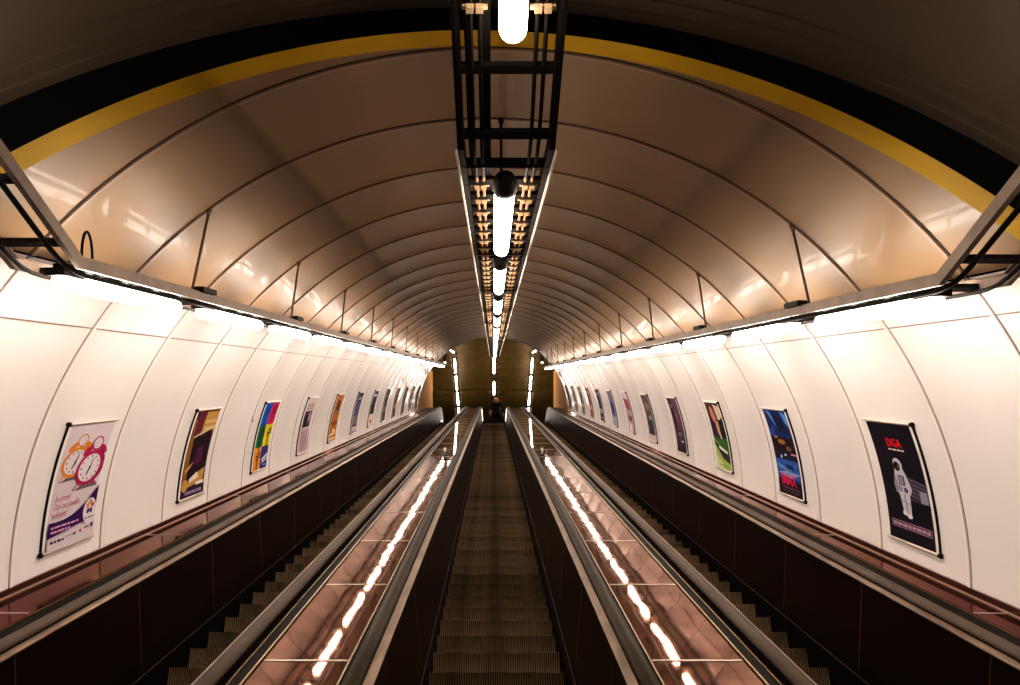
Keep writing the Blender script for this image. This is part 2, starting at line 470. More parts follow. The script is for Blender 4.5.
# ------------------------------------------------------------------ cable ladders and lamps
def bent(yk,zk,back,yend):
    # level towards the lens, sloping beyond the kink; (y,z,ny,nz)
    return [(yk-back*C30,zk+back*S30,.5,C30),(yk,zk,math.tan(math.radians(15)),1.0),(yend,zk,0,1)]
def at_len(path,s):
    # s metres along the slope beyond (or before) the kink
    yk,zk=path[1][0],path[1][1]
    if s>=0: return (yk+s,zk,0,1)
    return (yk+s*C30,zk-s*S30,.5,C30)
def ceil_hit(x,y,z):                 # straight up in the world until the lining
    t=0
    while t<4:
        yy,zz=y+t*.5,z+t*C30
        if (x-CX)**2+(zz-CZ)**2>R*R: return t
        t+=.005
    return None
def ladder(name,xc,hw,path,lab,group,railh=.05,step=.37,back=2.0,rod_x=None,rods=(),flange=True,clips=(),railm=None,s0=None):
    railm=railm or m_galv
    yk,zk=path[1][0],path[1][1]
    root=empty(name,T(xc,yk,zk)); tag(root,lab,'cable ladder',group)
    P=[(y-yk,z-zk,a,b) for (y,z,a,b) in path]
    for s in (-1,1):
        mb=MB(); x=s*hw
        mb.sweep(rect(x-.004,x+.004,0,railh),P)
        if flange:
            a,b=sorted((x,x-s*.02)); mb.sweep(rect(a,b,0,.004),P)
            a,b=sorted((x,x-s*.02)); mb.sweep(rect(a,b,railh-.004,railh),P)
        mb.build('side_rail',railm,root)
        if railm is m_iron:  # lip along the rail edge, lamp gleam put into its pale colour
            mb=MB(); a,b=sorted((x+s*.004,x+s*.011)); mb.sweep(rect(a,b,-.020,.003),[p for p in P[1:]]); mb.build('lamplit_edge',m_edge,root)
    L=path[2][0]-yk
    mb=MB(); mb.box((0,0,.018),(2*hw-.008,.032,.022)); rung=mb.build('rung',m_iron,root)
    ss=[]; s=-back+.15 if s0 is None else s0
    while s<L-.1 and len(ss)<100: ss.append(s); s+=step
    for i,s in enumerate(ss):
        p=at_len(P,s)
        o=rung if i==0 else child_copy(rung,root)
        o.location=(0,p[0],p[1])
        if s<0: o.rotation_euler=(-PI/6,0,0)
    # hanger rods, upright in the world
    for yr in rods:
        xr=rod_x if rod_x is not None else 0
        # find foot so that the rod top meets the rib
        lo=yr
        for it in range(40):
            t=ceil_hit(xc+xr,lo,zk+railh)
            e=lo+t*.5-yr; lo-=e
        t=ceil_hit(xc+xr,lo,zk+railh)
        mb=MB(); mb.tube([(xr,lo-yk,railh*.3),(xr,lo-yk+t*.5,railh+t*C30)],.0085,8)
        mb.tube([(xr,lo-yk+(t-.05)*.5,railh+(t-.05)*C30),(xr,lo-yk+t*.5,railh+t*C30)],[.012,.022],8)
        mb.build('hanger_rod',m_iron if rod_x is None else m_strip2,root)
        if rod_x is not None:
            mb=MB(); sg=1 if rod_x<0 else -1
            mb.box((rod_x*1.0,lo-yk+.22,railh+.012),(.07,.22,.030))
            for k in range(4): mb.box((rod_x,lo-yk+.145+.05*k,railh+.028),(.045,.022,.006),1)
            mb.build('splice_plate',[m_iron,m_galv],root)
    if clips:
        mb=MB()
        for d in (-.014,.014): mb.box((d,0,-.004),(.022,.020,.020))
        mb.box((0,0,.004),(.075,.012,.01))
        c0=mb.build('cable_clip',m_clip,root); first=True
        for xk in clips:
            for i in range(46):
                s=-.56 if i==0 else .52+.275*(i-1)
                p=at_len(P,s)
                o=c0 if first else child_copy(c0,root); first=False
                o.location=(xk,p[0]+p[2]*.0,p[1]+.0)
                if s<0: o.rotation_euler=(-PI/6,0,0)
    return root
m_strip2=mat('rod_brown',(.12,.075,.045),.45,metal=.4)

def lamp_proto(r,L,side=False):
    """built along +y from its near end, hanging below z = 0"""
    root=empty('tube_lamp',Matrix.Identity(4))
    zc=-r-.012
    mb=MB()
    pts=[(0,0.02,zc)]; rr=[r]
    if side:
        pts=[];rr=[]
        for k in range(5,0,-1):
            a=PI/2*k/5; pts.append((0,r-r*math.sin(a),zc)); rr.append(max(r*math.cos(a),.002))
        pts.append((0,r,zc)); rr.append(r)
    pts.append((0,L-r,zc)); rr.append(r)
    for k in range(1,6):
        a=PI/2*k/5; pts.append((0,L-r+r*math.sin(a),zc)); rr.append(max(r*math.cos(a),.002))
    mb.tube(pts,rr,14); mb.build('tube_cover',m_lamp if side else m_lampc,root)
    mb=MB(); mb.box((0,L/2,-.006),(.022 if side else r*1.9,L*.98,.012)); mb.build('housing',m_hous,root)
    mb=MB()
    if side:
        mb.box((0,.07,-.012),(.085,.17,.032)); mb.box((0,.055,.012),(.05,.07,.03))
    else: mb.tube([(0,-.085,zc+.012),(0,-.07,zc+.012),(0,-.03,zc+.012),(0,.025,zc+.012)],[r*.5,r*1.05,r*1.22,r*1.22],14)
    mb.build('end_cap',m_lampcap,root)
    mb=MB(); mb.box((0,.05,zc-r*.55),(.012,.010,r*1.1)); mb.build('clasp',m_clip,root)
    return root
proto_c=lamp_proto(.042,1.56); proto_s=lamp_proto(.037,1.30,True); proto_t=lamp_proto(.028,.45,True)
used={'c':False,'s':False,'t':False}
def lamp(kind,M,label,group):
    pr={'c':proto_c,'s':proto_s,'t':proto_t}[kind]
    if not used[kind]: used[kind]=True; o=pr; o.matrix_world=M
    else: o=copy_tree(pr,M)
    tag(o,label,'lamp',group); return o
LEVR=Matrix.Rotation(-PI/6,4,'X')      # from the slope axes back to level

# centre ladder
XC=.045; ZC=.80; YK=2.85
pc=bent(YK,ZC,1.6,30.1)
rodsC=[ribs[k] for k in range(1,24,2)]
ladder('cable_ladder',XC,.168,pc,'black cable ladder with long lamps, hung along the middle of the ceiling','cable ladders under the ceiling',.055,.275,1.6,None,rodsC,True,clips=(-.10,.10),railm=m_iron,s0=-.885)
n=0
lamp('c',M0@Matrix.Translation((XC+.012,YK-.50*C30-1.56*C30+.02,ZC+.50*S30+1.56*S30))@LEVR,'big bright lamp on the level middle ladder above the yellow arch','lamps along the middle of the ceiling')
y=3.20
while y<29.0:
    lab='bright tube lamp under the middle ladder, %s from the bottom of the slope'%ORD[n]
    lamp('c',T(XC,y,ZC),lab,'lamps along the middle of the ceiling'); n+=1; y+=2.165
# cables
def cable(xs,zo,r,path,name,lab,m,grp,split=None):
    yk,zk=path[1][0],path[1][1]
    mb=MB()
    P=[(xs,y+a*zo,z+b*zo) for (y,z,a,b) in path]
    # soften the kink
    a,b,c=[Vector(p) for p in P]
    pts=[a,b+(a-b).normalized()*.15]
    for t in (.25,.5,.75):
        q0=b+(a-b).normalized()*.15; q2=b+(c-b).normalized()*.15
        pts.append((1-t)**2*q0+2*t*(1-t)*b+t*t*q2)
    pts+= [b+(c-b).normalized()*.15,c]
    if split:  # dark up to the lamps, lamplit colour painted on beyond
        c0=b+Vector((0,.42,0)); mb.tube(pts[:-1]+[c0],r,8); mb.tube([c0,c],r,8,1)
        o=mb.build(name,[split,m],M=M0)
    else:
        mb.tube(pts,r,8); o=mb.build(name,m,M=M0)
    tag(o,lab,'cable',grp); return o
G='cables carried by the middle ladder'
cable(XC-.128,.036,.007,pc,'cable','thin cable outermost on the left side of the middle ladder',m_cable,G)
cable(XC-.086,.014,.007,pc,'cable','lamplit orange cable in the cleats left of the middle lamps',m_litcable,G,m_cable)
cable(XC-.114,.012,.007,pc,'cable','lamplit orange cable beside the left rail of the middle ladder',m_litcable,G,m_cable)
cable(XC+.086,.012,.007,pc,'cable','lamplit orange cable in the cleats right of the middle lamps',m_litcable,G,m_cable)
cable(XC+.114,.012,.007,pc,'cable','lamplit orange cable beside the right rail of the middle ladder',m_litcable,G,m_cable)
# flat black conduit
mb=MB(); P=[(y,z,a,b) for (y,z,a,b) in pc]
mb.sweep(rect(XC-.082,XC-.054,.032,.062),P); o=mb.build('conduit',m_cable,M=M0); tag(o,'thick flat black conduit lying on the middle ladder left of centre','conduit')

# side ladders
SIDE=[(-1,'left',1.727,.505,3.387,1.83,.455),(1,'right',1.815,.425,3.30,1.915,.375)]
for s,nm,xi,zi,yk,xlmp,zl in SIDE:
    hw=.145; xc=s*(xi+hw); P=bent(yk,zi-.05,2.1,29.75)
    ladder('cable_ladder',xc,hw,P,'grey metal cable ladder with lamps, hung over the %s wall side'%nm,'cable ladders under the ceiling',.052,.36,2.1,-s*hw*.97,[ribs[k] for k in range(1,23,2)])
    # closed tray floor that carries the cables
    mb=MB(); a,b=sorted((s*(xi+.005),s*(xlmp-.042))); mb.sweep(rect(a,b,.031,.034),[P[1],P[2]])
    o=mb.build('tray_cover',m_iron,M=M0); tag(o,'long dark sheet lying on the %s cable ladder'%nm,'tray cover','tray covers on the side ladders')
    cable(xc-s*.09,-.012,.011,P,'cable','thick black cable slung under the inner rail of the %s ladder'%nm,m_cable,'cables under the side ladders')
    cable(xc+s*.10,-.012,.009,P,'cable','black cable under the outer rail of the %s ladder'%nm,m_cable,'cables under the side ladders')
    xl_=s*xlmp
    y=3.39 if s<0 else 3.47; n=0
    while y<28.6:
        d=0 if n else 0
        lab='bright tube lamp under the %s ladder, %s from the bottom of the slope'%(nm,ORD[n])
        lamp('s',T(xl_,y,zi-.05),lab,'lamps over the %s wall'%nm); n+=1; y+=1.65
    hb=.78
    lamp('s',M0@Matrix.Translation((xl_,yk-(hb+1.27)*C30,zi-.05+(hb+1.27)*S30))@LEVR,'tube lamp on the level near end of the %s ladder'%nm,'lamps over the %s wall'%nm)
    if s>0: continue
    # loop of cable by the kink
    mb=MB(); pts=[]
    for k in range(13):
        t=PI*k/12
        pts.append((s*(xi+.02)+ -s*.035*(1-math.cos(t))*.0, yk+.05+.045*(1-math.cos(t)), zi+.012+.11*math.sin(t)))
    mb.tube(pts,.006,8); o=mb.build('cable',m_cable,M=M0); tag(o,'small loop of cable standing up at the bend of the %s ladder'%nm,'cable')

# ------------------------------------------------------------------ upper hall (level)
# all in the level frame: x, horizontal distance, height above the eye
HC=20.75
hs,vs=lev(Y_END,0)
h0=lev(Y_END,1.58)[0]-.3
FLV=FL_V
mb=MB(); 
for k in range(210):
    hh=h0+.16*k
    mb.box((0,hh,HC+.02),(11.6,.125,.05),0)
mb.box((0,h0+17,HC+.09),(11.8,34.4,.04),1)
struct(mb.build('upper_hall_ceiling',[m_slat,m_gap],M=ML))
mb=MB(); mb.box((0,37.25,HC-.05),(11.6,.22,.13)); struct(mb.build('trim_4',m_slat,M=ML))
mb=MB(); mb.box((0,FL_H+13,FLV-.1),(11.8,27,.16)); struct(mb.build('upper_hall_floor',m_floor,M=ML))
for s,nm in ((-1,'upper_hall_wall_left'),(1,'upper_hall_wall_right')):
    mb=MB(); mb.box((s*5.85,h0+17,(HC+FLV)/2),(.1,34,HC-FLV+.2)); struct(mb.build(nm,m_hall,M=ML))
mb=MB(); mb.box((0,h0+33.8,(HC+FLV)/2),(11.8,.1,HC-FLV+.2)); struct(mb.build('upper_hall_wall_back',m_hall,M=ML))
# bulkhead over the mouth
mb=MB(); V=[];F=[]
A=ang(0,PI,40)
for th in A:
    xi,zi=cyl(th,R+.01); xo,zo=cyl(th,R+2.6+.0)
    V+=[(xi,Y_END+.02,zi),(xo,Y_END+.02+.57*(zo-zi)*1.0,zo)]
for k in range(len(A)-1): F.append((2*k,2*k+1,2*k+3,2*k+2))
mb.add(V,F); struct(mb.build('upper_hall_wall_front',m_hall,M=M0))
# ochre side panels between the end of the lining and the hall
for s,nm in ((-1,'upper_hall_wall_near_left'),(1,'upper_hall_wall_near_right')):
    x=s*(LW+.0)+CX
    ytop=.62
    pts=[slo(*p) for p in ((lev(Y_END+.0,-1.4)),(lev(39.3,-1.36-1.3)),(lev(39.3,.55)),(lev(Y_END-.0,.55)))]
    pts=[(Y_END+.03,-1.40),(39.0,-2.6),(39.3,.30),(Y_END+.03,.62)]
    mb=MB(); V=[(x,y,z) for y,z in pts]+[(x+s*.12,y,z) for y,z in pts]
    mb.add(V,[(0,1,2,3),(4,5,6,7),(0,1,5,4),(1,2,6,5),(2,3,7,6),(3,0,4,7)])
    struct(mb.build(nm,m_tan,M=M0))
# ladders and lamps on the level
def flat_ladder(xc,h1,h2,v,lab,hw):
    root=empty('cable_ladder',ML@Matrix.Translation((xc,h1,v))); tag(root,lab,'cable ladder','cable ladders under the ceiling')
    for s in (-1,1):
        mb=MB(); mb.box((s*hw,(h2-h1)/2,.03),(.012,h2-h1,.06)); mb.build('side_rail',m_galv,root)
    mb=MB(); mb.box((0,0,.02),(2*hw-.01,.05,.03)); r0=mb.build('rung',m_iron,root)
    k=0; d=.1
    while d<h2-h1:
        o=r0 if k==0 else child_copy(r0,root); o.location=(0,d,0); d+=.4; k+=1
    d=.5; mb=MB(); mb.tube([(0,0,.03),(0,0,HC-v)],.012,8); r1=mb.build('hanger_rod',m_iron,root); k=0
    while d<h2-h1:
        o=r1 if k==0 else child_copy(r1,root); o.location=(0,d,0); d+=1.65; k+=1
    return root
VL=19.5
flat_ladder(XC-.02,31.4,40.5,VL,'level cable ladder with lamps above the standing person in the upper hall',.2)
for k,h in enumerate((31.72,34.10)):
    lamp('cs'[k],ML@Matrix.Translation((XC-.02,h,VL)),('lamp on the level ladder, first beyond the top end of the middle slope lamps','lamp on the level ladder just above the head of the standing person')[k],'lamps in the upper hall')
for s,nm in ((-1,'left'),(1,'right')):
    xx=s*1.80
    flat_ladder(xx,31.5,41.0,VL,'level cable ladder with lamps in the upper hall, %s side'%nm,.17)
    for k in range(4):
        lamp('s',ML@Matrix.Translation((xx,31.95+1.62*k,VL)),'lamp on the level upper hall ladder, %s side, %s from its top in view'%(nm,ORD[k]),'lamps in the upper hall')
    # the cross lamp where the ladder turns
    Mx=ML@Matrix.Translation((s*2.10,31.25,VL+.10))@Matrix.Rotation(s*.75,4,'Z')
    # short dark speaker hung beside
    root=empty('loudspeaker',ML@Matrix.Translation((s*2.22,31.75,VL+.12))); tag(root,'dark box loudspeaker hanging at the top of the slope, %s side'%nm,'loudspeaker','loudspeakers at the top of the slope')
    mb=MB(); mb.box((0,0,-.25),(.16,.2,.5)); b_=mb.build('body',m_cap,root)
    mb=MB(); mb.box((0,-.105,-.25),(.13,.012,.44)); mb.build('grille',m_iron,root)
    mb=MB(); mb.tube([(0,0,0),(0,0,HC-VL-.12)],.012,8); mb.build('bracket',m_iron,root)
    mb=MB(); mb.box((0,-.05,-.53),(.10,.10,.05)); mb.build('indicator_lamp',m_glow,root)
    lamp('t',Mx,'lamp set crosswise at the turn of the %s ladder by the upper hall'%nm,'lamps in the upper hall')

# ------------------------------------------------------------------ posters
PW,PH=.615,.87
TH0,TH1=math.asin((-1.145-CZ)/R),math.asin((-.312-CZ)/R)
def cm(c):
    k='ink_%d_%d_%d'%tuple(int(v*100) for v in c)
    return mat(k,tuple(v*.88 for v in c),.6,ior=1.12)
def lin(r,g,b):
    f=lambda c:((c/255+.055)/1.055)**2.4 if c>10 else c/255/12.92
    return (f(r),f(g),f(b))
def ell(cu,cv,ru,rv,n=28,rot=0,a0=0,a1=2*PI):
    o=[]
    for k in range(n):
        a=a0+(a1-a0)*k/(n if abs(a1-a0-2*PI)<1e-6 else n-1)
        x,y=ru*math.cos(a),rv*math.sin(a)
        o.append((cu+x*math.cos(rot)-y*math.sin(rot)*PH/PW, cv+y*math.cos(rot)+x*math.sin(rot)*PW/PH))
    return o
def rc(u0,v0,u1,v1): return [(u0,v0),(u1,v0),(u1,v1),(u0,v1)]
def line(u0,v0,u1,v1,w):
    du,dv=(u1-u0)*PW,(v1-v0)*PH; L=math.hypot(du,dv) or 1; nx,ny=-dv/L*w/2,du/L*w/2
    return [(u0+nx/PW,v0+ny/PH),(u0-nx/PW,v0-ny/PH),(u1-nx/PW,v1-ny/PH),(u1+nx/PW,v1+ny/PH)]
def text_polys(txt,size,bold=False,italic=False):
    cu=bpy.data.curves.new('lettering','FONT'); cu.body=txt; cu.size=size; cu.resolution_u=2
    if italic: cu.shear=.2
    if bold: cu.offset=size*.018
    ob=bpy.data.objects.new('lettering',cu); COL.objects.link(ob)
    dg=bpy.context.evaluated_depsgraph_get(); me=bpy.data.meshes.new_from_object(ob.evaluated_get(dg))
    vs=[(v.co.x,v.co.y) for v in me.vertices]; fs=[list(p.vertices) for p in me.polygons]
    bpy.data.objects.remove(ob); bpy.data.meshes.remove(me); bpy.data.curves.remove(cu)
    return vs,fs
def poster(side,idx,bg,shapes,label):
    s=-1 if side=='left' else 1
    y0=5.285+2.27*idx
    th_mid=(TH0+TH1)/2
    root=empty('poster',T(0,y0,0)); tag(root,label,'poster','framed posters along the %s wall'%side)
    def pt(u,v,h,raw=False):
        th=TH0+(TH1-TH0)*v; r=R-h
        x=CX+s*r*math.cos(th); z=CZ+r*math.sin(th)
        yy=(u*PW) if s<0 else (1-u)*PW
        return (x,yy,z)
    # sheet with its print
    bm=bmesh.new(); mats=[]; 
    def mi(c):
        m=cm(c)
        if m not in mats: mats.append(m)
        return mats.index(m)
    lay=bm.verts.layers.float.new('h')
    def addpoly(vs,fs,c,h):
        bv=[]
        for (u,v) in vs:
            q=bm.verts.new((u,v,0)); q[lay]=h; bv.append(q)
        for f in fs:
            try:
                fc=bm.faces.new([bv[i] for i in f]); fc.material_index=mi(c)
            except ValueError: pass
    addpoly(rc(0,0,1,1),[(0,1,2,3)],bg,.0100)
    h=.0106
    for sh in shapes:
        if sh[0]=='t':
            _,c,txt,u,v,size=sh[:6]; opt=sh[6] if len(sh)>6 else ''
            vs,fs=text_polys(txt,size,'b' in opt,'i' in opt)
            if vs:
                w=max(p[0] for p in vs)
                k=1.
                vs=[(u+p[0]/PW,v+p[1]/PH) for p in vs]
                addpoly(vs,fs,c,h)
        else:
            c,poly=sh
            poly=[(min(max(u,.0),1.),min(max(v,0.),1.)) for u,v in poly]
            addpoly(poly,[list(range(len(poly)))],c,h)
        h+=.0002
    bmesh.ops.triangulate(bm,faces=bm.faces[:])
    for k in range(1,14):
        bmesh.ops.bisect_plane(bm,geom=bm.verts[:]+bm.edges[:]+bm.faces[:],plane_co=(0,k/14,0),plane_no=(0,1,0))
    for v in bm.verts:
        v.co=Vector(pt(v.co.x,v.co.y,v[lay]))
    if s>0:
        pass
    me=bpy.data.meshes.new('printed_sheet'); bm.to_mesh(me); bm.free()
    for m in mats: me.materials.append(m)
    o=bpy.data.objects.new('printed_sheet',me); COL.objects.link(o); o.parent=root
    # backing, curved with the wall
    def arc(ya,yb,h0,h1,m,name,v0=-.005,v1=1.005):
        mb=MB(); V=[];F=[]; n=14
        for k in range(n+1):
            th=TH0+(TH1-TH0)*(v0+(v1-v0)*k/n)
            for (yy,hh) in ((ya,h0),(yb,h0),(yb,h1),(ya,h1)):
                r=R-hh; V.append((CX+s*r*math.cos(th),yy,CZ+r*math.sin(th)))
        for k in range(n):
            for j in range(4): F.append((k*4+j,k*4+(j+1)%4,(k+1)*4+(j+1)%4,(k+1)*4+j))
        F.append((0,1,2,3)); F.append(tuple(n*4+j for j in range(4)))
        mb.add(V,F); return mb.build(name,m,root)
    arc(-.001,PW+.001,-.006,.0096,m_alu,'backing_panel')
    arc(-.030,-.001,-.006,.0135,m_white,'side_rail')
    arc(-.034,-.0302,-.006,.0115,m_cap,'shaded_edge')  # black strip painting the shade at the holder's near side
    for v in (-.012,1.012):
        th=TH0+(TH1-TH0)*v; r=R-.009; x=CX+s*r*math.cos(th); z=CZ+r*math.sin(th)
        mb=MB(); mb.tube([(x,-.03,z),(x,PW+.03,z)],.0115,10); rl=mb.build('top_rail' if v>0 else 'bottom_rail',m_alu,root)
        mb=MB(); mb.tube([(x,-.052,z),(x,-.028,z)],.017,10); mb.build('end_cap',m_cap,rl)
    return root
def scribble(c,u0,u1,v,h,seed,n=5):
    r=random.Random(seed); o=[]; u=u0
    while u<u1-.02:
        w=min(r.uniform(.04,.13),u1-u); o.append((c,rc(u,v,u+w,v+h))); u+=w+.018
    return o
def palm(c,cu,cv,w,h):
    o=[(c,line(cu-.02*w,cv-.5*h,cu+.05*w,cv+.15*h,.035*w*2))]
    for a in (10,45,80,120,160,200,-20):
        t=math.radians(a); x1,y1=cu+.05*w+.42*w*math.cos(t),cv+.15*h+.30*h*math.sin(t)
        xm,ym=cu+.05*w+.25*w*math.cos(t+.25),cv+.17*h+.24*h*math.sin(t+.25)
        o.append((c,[(cu+.05*w,cv+.12*h),(xm,ym+.03*h),(x1,y1-.06*h),(xm,ym-.05*h)]))
    return o
K=lin
CR=K(176,24,84); ORG=K(216,128,34); LAV=K(216,200,206); PUR=K(52,14,78); INK=K(28,20,40)
def clock(cu,cv,ru,rv,col,dark,rot):
    o=[]
    o+=[(K(110,95,95),[(cu-ru*.9,cv-rv*1.25),(cu-ru*.2,cv-rv*.9),(cu+ru*.7,cv-rv*.9),(cu+ru*.9,cv-rv*1.2)])]
    o+=[(col,line(cu-ru*.6,cv-rv*.8,cu-ru*.95,cv-rv*1.2,.014)),(col,line(cu+ru*.5,cv-rv*.8,cu+ru*.8,cv-rv*1.15,.014))]
    hd=ell(cu+ru*.15,cv+rv*1.42,ru*.42,rv*.42,24)
    hd2=ell(cu+ru*.15,cv+rv*1.42,ru*.34,rv*.34,24)
    o+=[(col,hd),(LAV,hd2)]
    o+=[(col,ell(cu-ru*.45,cv+rv*1.05,ru*.36,rv*.22,20,.45)),(col,ell(cu+ru*.72,cv+rv*1.02,ru*.36,rv*.22,20,-.45))]
    o+=[(dark,ell(cu+ru*.12,cv,ru*1.0,rv*1.0,32,rot)),(col,ell(cu,cv,ru,rv,32,rot)),(K(226,214,218),ell(cu-.01,cv,ru*.78,rv*.80,32,rot))]
    for k in range(12):
        a=2*PI*k/12
        o.append((dark if k%3 else INK,ell(cu-.01+ru*.64*math.sin(a),cv+rv*.66*math.cos(a),.014,.010,8)))
    o+=[(INK,line(cu-.01,cv,cu+ru*.12,cv+rv*.52,.012)),(INK,line(cu-.01,cv,cu-ru*.22,cv-rv*.42,.014)),(INK,ell(cu-.01,cv,.02,.015,12))]
    return o
S=[]
S+=clock(.33,.685,.28,.125,ORG,K(170,88,30),.12)
S+=clock(.68,.615,.30,.145,CR,K(120,14,60),.12)
for i,tx in enumerate(('Je pravý','čas na skvělé','nákupy!')): S.append(('t',CR,tx,.05,.385-.064*i,.062,'i'))
sw=[(0,.10),(0,.225)]+[(t,.225-.015*math.sin(t*3)+.22*t**2.6) for t in (.15,.3,.45,.6,.75,.9,1.0)]+[(1,.16),(.9,.165)]
S.append((PUR,sw))
S.append((K(226,214,218),ell(.86,.235,.145,.105,30))); S.append((K(226,214,218),rc(.78,.10,1,.2)))
for k,c in enumerate((ORG,K(200,40,60),K(70,30,110),K(70,30,110),K(224,140,60))):
    a=PI/2-2*PI*k/5; S.append((c,ell(.86+.058*math.cos(a),.265+.042*math.sin(a),.034,.022,14,a)))
S+=scribble(K(120,70,110),.76,.98,.168,.012,3)
S+=scribble(K(214,150,190),.05,.62,.172,.016,1); S+=scribble(K(214,150,190),.05,.45,.135,.018,2)
S.append((LAV,[(0,0),(1,0),(1,.135),(0,.098)]))
S+=scribble(INK,.05,.33,.055,.020,4); S+=scribble(K(150,140,150),.38,.6,.072,.010,5); S+=[(CR,ell(.68,.085,.022,.016,12)),(INK,ell(.55,.078,.018,.014,12)),(PUR,ell(.93,.105,.03,.02,14))]; S+=scribble(K(90,80,70),.76,.88,.092,.012,6)
poster('left',0,LAV,S,'framed poster with an orange and a crimson alarm clock on left wall')
# theatre poster
G1,G2,DK=K(190,140,70),K(130,85,35),K(50,14,22)
S=[(G2,rc(0,0,.2,.9)),(K(96,30,40),rc(.12,.70,.45,1)),(G1,[(.42,.68),(1,.74),(1,.98),(.45,.98)]),(K(216,176,110),rc(.5,.76,.95,.80)),(K(216,176,110),rc(.5,.84,.95,.88))]
S+=[(K(208,196,180),[(.18,.68),(.92,.78),(.92,.80),(.18,.70)]),(K(30,8,20),[(.2,.2),(.88,.24),(.88,.76),(.2,.67)]),(K(72,18,56),[(.4,.36),(.75,.38),(.7,.58),(.45,.55)])]
S+=[(G1,[(.08,.32),(.38,.40),(.3,.34),(.14,.28)]),(G1,[(0,.1),(.9,.14),(.95,.3),(.5,.24)]),(K(224,210,190),[(.35,.16),(.7,.2),(.62,.27),(.3,.2)]),(K(40,16,46),rc(0,0,1,.10)),(K(230,224,220),rc(.62,.115,.95,.15))]
S+=scribble(K(150,130,170),.2,.9,.03,.035,8,4)
S+=[(G1,ell(.15,.14,.12,.07))]
poster('left',1,DK,S,'framed maroon and gold poster with a dark doorway picture, left wall')
# palms in six colours
S=[]
cells=[(0,.667,K(24,84,196)),(.5,.667,K(196,24,74)),(0,.333,K(24,100,56)),(.5,.333,K(232,208,24)),(0,0,K(234,146,40)),(.5,0,K(44,36,120))]
for u,v,c in cells: S.append((c,rc(u,v,u+.5,v+.3333)))
darks=[K(14,40,96),K(120,12,60),K(10,40,30),K(50,56,14),K(70,34,16)]
for (u,v,c),d in zip(cells,darks): S+=palm(d,u+.26,v+.15,.5,.34)
S+=[(K(232,224,230),[(.55,.12),(.92,.19),(.92,.22),(.55,.15)]),(K(232,224,230),[(.58,.08),(.95,.14),(.95,.165),(.58,.105)]),(K(120,150,220),rc(.68,.04,.88,.065))]
poster('left',2,K(24,84,196),S,'framed poster of palm trees in six bright colour blocks, left wall')
# pale text poster
PK=K(206,182,184); TX=K(120,96,110)
S=[(K(60,40,62),rc(.1,.46,.85,.76)),(K(20,14,24),rc(.1,.46,.5,.66)),(K(180,160,170),[(.55,.55),(.75,.6),(.72,.74),(.6,.74)])]
for k,v in enumerate((.88,.84,.80)): S+=scribble(TX,.12,.85,v,.018,20+k)
for k in range(11): S+=scribble(TX,.08,.92,.40-.034*k,.014,30+k)
poster('left',3,PK,S,'framed pale pink poster with text and a dark photo, left wall')
S=[(K(60,34,26),[(.25,.6),(.75,.55),(.8,.85),(.4,.9)]),(K(150,110,100),ell(.5,.62,.2,.05)),(K(120,62,14),rc(0,.34,1,.42)),(K(236,200,140),[(.15,.1),(.8,.14),(.8,.2),(.15,.16)]),(K(236,200,140),rc(.1,.03,.9,.07)),(K(236,214,170),ell(.6,.22,.2,.03))]
poster('left',4,K(178,100,24),S,'framed orange brown poster with a dark figure, left wall')
S=[(K(70,70,110),rc(0,.45,1,.75)),(K(40,34,60),rc(0,.75,1,1)),(K(150,140,150),ell(.55,.85,.3,.05)),(K(110,104,104),rc(0,.2,1,.42)),(K(210,196,196),rc(.1,.03,.9,.14)),(K(190,120,120),rc(.3,.05,.6,.1))]
poster('left',5,K(66,60,96),S,'framed slate blue poster with grey lower half, left wall')
S=[(K(40,30,60),rc(0,.42,1,.86)),(K(196,190,200),rc(.15,.84,.8,.9)),(K(30,22,16),rc(0,.35,1,.6)),(K(214,190,180),rc(0,0,1,.33)),(K(190,70,60),ell(.5,.13,.25,.05))]
poster('left',6,K(52,44,84),S,'framed poster, dark blue above and cream below with red spot, left wall')
far_l=[(K(58,48,44),K(120,100,90),'framed dark grey poster with paler band'),(K(96,48,40),K(170,120,90),'framed reddish brown poster with tan band'),(K(40,32,36),K(90,84,96),'framed near black poster with grey band'),(K(110,80,70),K(196,170,150),'framed mid brown poster with cream band'),(K(50,30,20),K(110,70,40),'framed dark brown poster with rust band')]
for k,(a,b,l) in enumerate(far_l):
    poster('left',7+k,a,[(b,rc(.0,.3,1,.45)),(b,rc(.2,.75,.8,.82))]+scribble(b,.1,.9,.08,.03,50+k),l+', far up the left wall')

# astronaut
SP=K(8,6,14); SU=K(196,190,200); SU2=K(140,134,150); SH=K(84,78,96)
S=[('t',K(224,16,24),'DíGA',.34,.80,.085,'b')]
S+=scribble(K(226,210,204),.35,.70,.768,.012,60)
S+=[(K(52,46,62),[(.56,.36),(1,.36),(1,.52),(.6,.56)])]
for k in range(5): S.append((K(96,90,104),[(.6,.545-.033*k),(1,.515-.031*k),(1,.505-.031*k),(.6,.535-.033*k)]))
S+=[(K(140,134,150),rc(.82,.36,.97,.46))]
